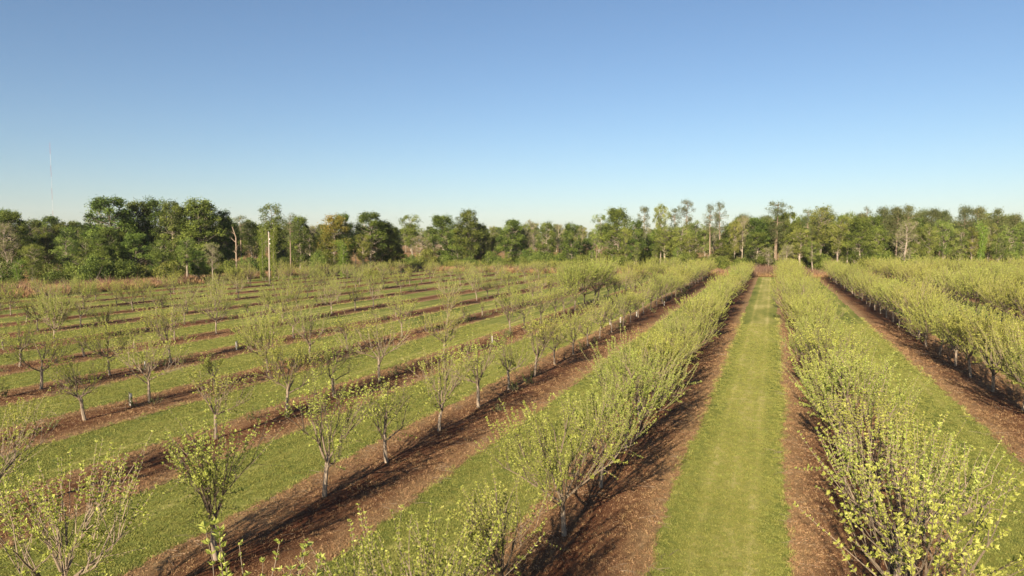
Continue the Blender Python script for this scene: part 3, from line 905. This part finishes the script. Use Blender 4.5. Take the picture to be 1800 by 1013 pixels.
# rank dry grass and brush outside the orchard
dp, ds, dx = [], [], []
for i in range(9000):
    if nr.random() < .5: X, Y = nr.uniform(-118, 85), Y_END + 1 + abs(nr.normal(0, 11))
    else: X, Y = X_LEFT - .5 - abs(nr.normal(0, 9)), nr.uniform(55, 200)
    dp.append((X, Y, 0)); ds.append(nr.uniform(.7, 1.5)); dx.append(int(nr.random() < .10) * 3 + int(nr.integers(0, 3)))
for i in range(2600):
    dp.append((X_LEFT + 4 - nr.uniform(0, 24), nr.uniform(58, 112), 0)); ds.append(nr.uniform(.8, 1.7)); dx.append(int(nr.integers(0, 3)) + 3 * int(nr.random() < .04))
for i in range(260):
    dp.append((nr.normal(0, 4.5), Y_END + 12 + nr.normal(0, 5), 0)); ds.append(nr.uniform(.9, 1.8)); dx.append(3 + int(nr.integers(0, 3)))
scatter('rough_dry_grass', dp, nr.uniform(0, PI2, len(dp)), ds, dx,
        [tuft(60 + k, 40, .9, .45, M['dry_grass'], .05, .3) for k in range(3)] + [tuft(70 + k, 46, 1.5, .6, M['brush'], .045, .35) for k in range(3)],
        'tall dry grass and reddish brush beyond the orchard edge', 'dry grass')

# low suckers and weeds along the rows
def sucker(seed):
    r = np.random.default_rng(seed); b = MB()
    for i in range(9):
        az = r.uniform(0, PI2); s0 = np.r_[r.normal(0, .15, 2), 0]
        p = bend(r, s0, [math.cos(az) * .6, math.sin(az) * .6, 1], r.uniform(.35, 1.0), .2, 4)
        b.tube(p, [.010, .004], 3, mat=1)
        n = 16
        t = r.uniform(.2, 1, n) * 3; i0 = np.minimum(t.astype(int), 2); fr = (t - i0)[:, None]
        P = p[i0] * (1 - fr) + p[i0 + 1] * fr
        ln = r.uniform(.06, .12, n)
        b.leaves(P, r.normal(0, 1, (n, 3)) + [0, 0, .5], r.normal(0, 1, (n, 3)), ln, ln * .55, np.clip(r.normal(.45, .2, n), 0, 1), 0)
    return b.mesh('sucker', [M['weed'], M['bark_orchard']])
sp, ss = [], []
for side, i, xr in rows:
    if side == 'right' or i < 1: continue
    for Y in np.arange(10, 178, .9 if i > 1 else 2.4):
        g = noise.noise(Vector((Y * .08, xr, 2.2)))
        if nr.random() > .40 + .9 * g: continue
        X = xr + nr.normal(.3, .55)
        dep, u, w = view(X, Y, .5)
        if dep < 15 or abs(u) > 1.04: continue
        sp.append((X, Y, 0)); ss.append(nr.uniform(.45, 1.15))
scatter('root_suckers', sp, nr.uniform(0, PI2, len(sp)), ss, nr.integers(0, 5, len(sp)), [sucker(k) for k in range(5)],
        'low leafy suckers and weeds along the left rows', 'weeds')

# ------------------------------------------------------------------ tree guards
M['guard'] = plain_mat('white_guard_plastic', (.42, .40, .36), (.58, .56, .51), 6, .5)
M['stake'] = plain_mat('grey_stake', (.25, .2, .15), (.36, .3, .22), 10, .8)
def tree_guard(x, y, h, label, tilt):
    t = empty('tree_guard', (x, y, 0), rnd.uniform(0, PI2))
    t.rotation_euler[0] = tilt
    b = MB(); k = 10; r0, r1 = .065, .055
    th = np.arange(k) * PI2 / k
    v = []
    for r, z in ((r0, -.02), (r0, h - .02), (r0 + .008, h), (r1 + .004, h), (r1, h - .03), (r1, .02)):
        v += [(r * math.cos(a), r * math.sin(a), z) for a in th]
    f = [(i * k + j, i * k + (j + 1) % k, (i + 1) * k + (j + 1) % k, (i + 1) * k + j) for i in range(5) for j in range(k)]
    b.add(v, f); mesh_obj('tube', b.mesh('guard_tube', M['guard']), t)
    b = MB(); b.box((.09, 0, h * .55), (.03, .03, h * 1.15)); mesh_obj('stake', b.mesh('guard_stake', M['stake']), t)
    b = MB()
    for z in (h * .3, h * .75): b.box((.045, 0, z), (.15, .15, .012))
    mesh_obj('tie', b.mesh('guard_tie', M['stake']), t)
    r = np.random.default_rng(int(abs(x * 10)) + 5); b = MB()
    p = bend(r, (0, 0, 0), (0, 0, 1), h + .35, .1, 5, .04); b.tube(p, [.012, .004], 3, mat=1)
    n = 14; P = p[-1] - [0, 0, .3] * r.uniform(0, 1, (n, 1)); ln = r.uniform(.05, .1, n)
    b.leaves(P, r.normal(0, 1, (n, 3)), r.normal(0, 1, (n, 3)), ln, ln * .6, r.uniform(.3, 1, n), 0)
    mesh_obj('sapling', b.mesh('guard_sapling', [M['leaf_orchard'], M['bark_orchard']]), t)
    tag(t, label, 'tree guard', 'white tree guards in the orchard rows')
tree_guard(-40.5, 36.5, .62, 'white tree guard, nearer of two in the fifth row left of the lane', .03)
tree_guard(-32.4, 28.2, .70, 'white tree guard nearest the camera, fourth row left of the lane', -.02)
tree_guard(-40.8, 45.7, .75, 'tilted white tree guard, farther of two in the fifth left row', .16)
tree_guard(-14.8, 82.1, .60, 'white tree guard, third from the camera in the second left row', .02)
tree_guard(-15.3, 75.3, .60, 'white tree guard, second from the camera in the second left row', -.04)
tree_guard(-15.9, 72.9, .60, 'white tree guard, first from the camera in the second left row', .03)
tree_guard(-13.7, 96.9, .60, 'white tree guard, farthest from the camera in the second left row', .01)
tree_guard(-22.7, 56.5, .62, 'lone white tree guard in the third row left of the lane', .05)

# ------------------------------------------------------------------ utility pole at the left edge of the orchard
M['pole'] = bark_mat('weathered_pole_wood', (.22, .19, .155), (.36, .32, .265), 5, .1, 0)
M['porcelain'] = plain_mat('white_porcelain', (.75, .75, .73), (.82, .82, .80), 6, .3)
M['steel'] = plain_mat('galvanised_steel', (.35, .36, .37), (.5, .5, .52), 9, .45, .6)
pole = empty('utility_pole', (-95.2, 116.5, 0))
b = MB(); b.tube([(0, 0, -.3), (0, 0, 3), (.03, 0, 7), (.05, 0, 10.5)], [.19, .17, .15, .125], 10, cap=True)
mesh_obj('shaft', b.mesh('pole_shaft', M['pole'], True), pole)
for z in (8.0, 8.9):
    br = MB(); br.tube([(.1, -.05, z), (.34, -.17, z + .08), (.42, -.21, z + .1)], [.035, .03], 5, cap=True)
    br_o = mesh_obj('bracket', br.mesh('pole_bracket', M['steel']), pole)
    iu = MB(); iu.tube([(.42, -.21, z + .08), (.42, -.21, z + .16), (.42, -.21, z + .2), (.42, -.21, z + .32)], [.05, .11, .06, .09, .05], 8, cap=True)
    mesh_obj('insulator', iu.mesh('pole_insulator', M['porcelain']), br_o)
b = MB(); b.tube([(0, 0, 10.48), (.05, 0, 10.56)], [.15, .10], 10, cap=True); mesh_obj('cap', b.mesh('pole_cap', M['steel']), pole)
tag(pole, 'pale wooden utility pole standing at the left edge of the orchard', 'utility pole')

# ------------------------------------------------------------------ distant guyed radio mast
M['mast_red'] = plain_mat('mast_red_paint', (.30, .07, .05), (.38, .10, .07), 2, .6)
M['mast_white'] = plain_mat('mast_white_paint', (.45, .46, .48), (.55, .56, .58), 2, .6)
md = 1500.0; ma = R(-53.2)
mast = empty('radio_mast', (md * math.sin(ma), md * math.cos(ma), 0))
nb, mh = 9, 180.0
for i in range(nb):
    b = MB(); z0 = mh * i / nb; z1 = mh * (i + 1) / nb
    pts = [(.55 * math.cos(a), .55 * math.sin(a)) for a in (0, PI2 / 3, 2 * PI2 / 3)]
    for px, py in pts: b.tube([(px, py, z0), (px, py, z1)], [.045, .045], 5)
    n = 9
    for j in range(n):
        za = z0 + (z1 - z0) * j / n; zb = z0 + (z1 - z0) * (j + 1) / n
        for q in range(3):
            (ax, ay), (bx, by) = pts[q], pts[(q + 1) % 3]
            b.tube([(ax, ay, za), (bx, by, zb)], [.03, .03], 3)
            b.tube([(ax, ay, za), (bx, by, za)], [.03, .03], 3)
    mesh_obj('mast_section', b.mesh('mast_section', M['mast_red'] if i % 2 == 0 else M['mast_white']), mast)
for q in range(3):
    for lv, rr in ((.4, 60), (.7, 95), (.97, 120)):
        a = q * PI2 / 3 + .4
        g = MB(); g.tube([(1.1 * math.cos(a), 1.1 * math.sin(a), mh * lv), (rr * math.cos(a), rr * math.sin(a), 0)], [.012, .012], 3)
        mesh_obj('guy_wire', g.mesh('guy_wire', M['steel']), mast)
tag(mast, 'thin red and white radio mast far behind the left tree line', 'radio mast')

# ------------------------------------------------------------------ the air
hm, hnt, hout = new_mat('thin_haze')
pv = hnt.nodes.new('ShaderNodeVolumePrincipled')
pv.inputs['Color'].default_value = (.90, .92, 1, 1)
pv.inputs['Density'].default_value = .00006
pv.inputs['Anisotropy'].default_value = 0.0
hnt.links.new(pv.outputs[0], hout.inputs['Volume'])
b = MB(); b.box((0, 2050, 94.5), (8100, 5000, 191))
haze = mesh_obj('haze', b.mesh('haze', hm)); tag(haze, 'thin pale haze filling the air over the fields', 'haze', None, 'stuff')
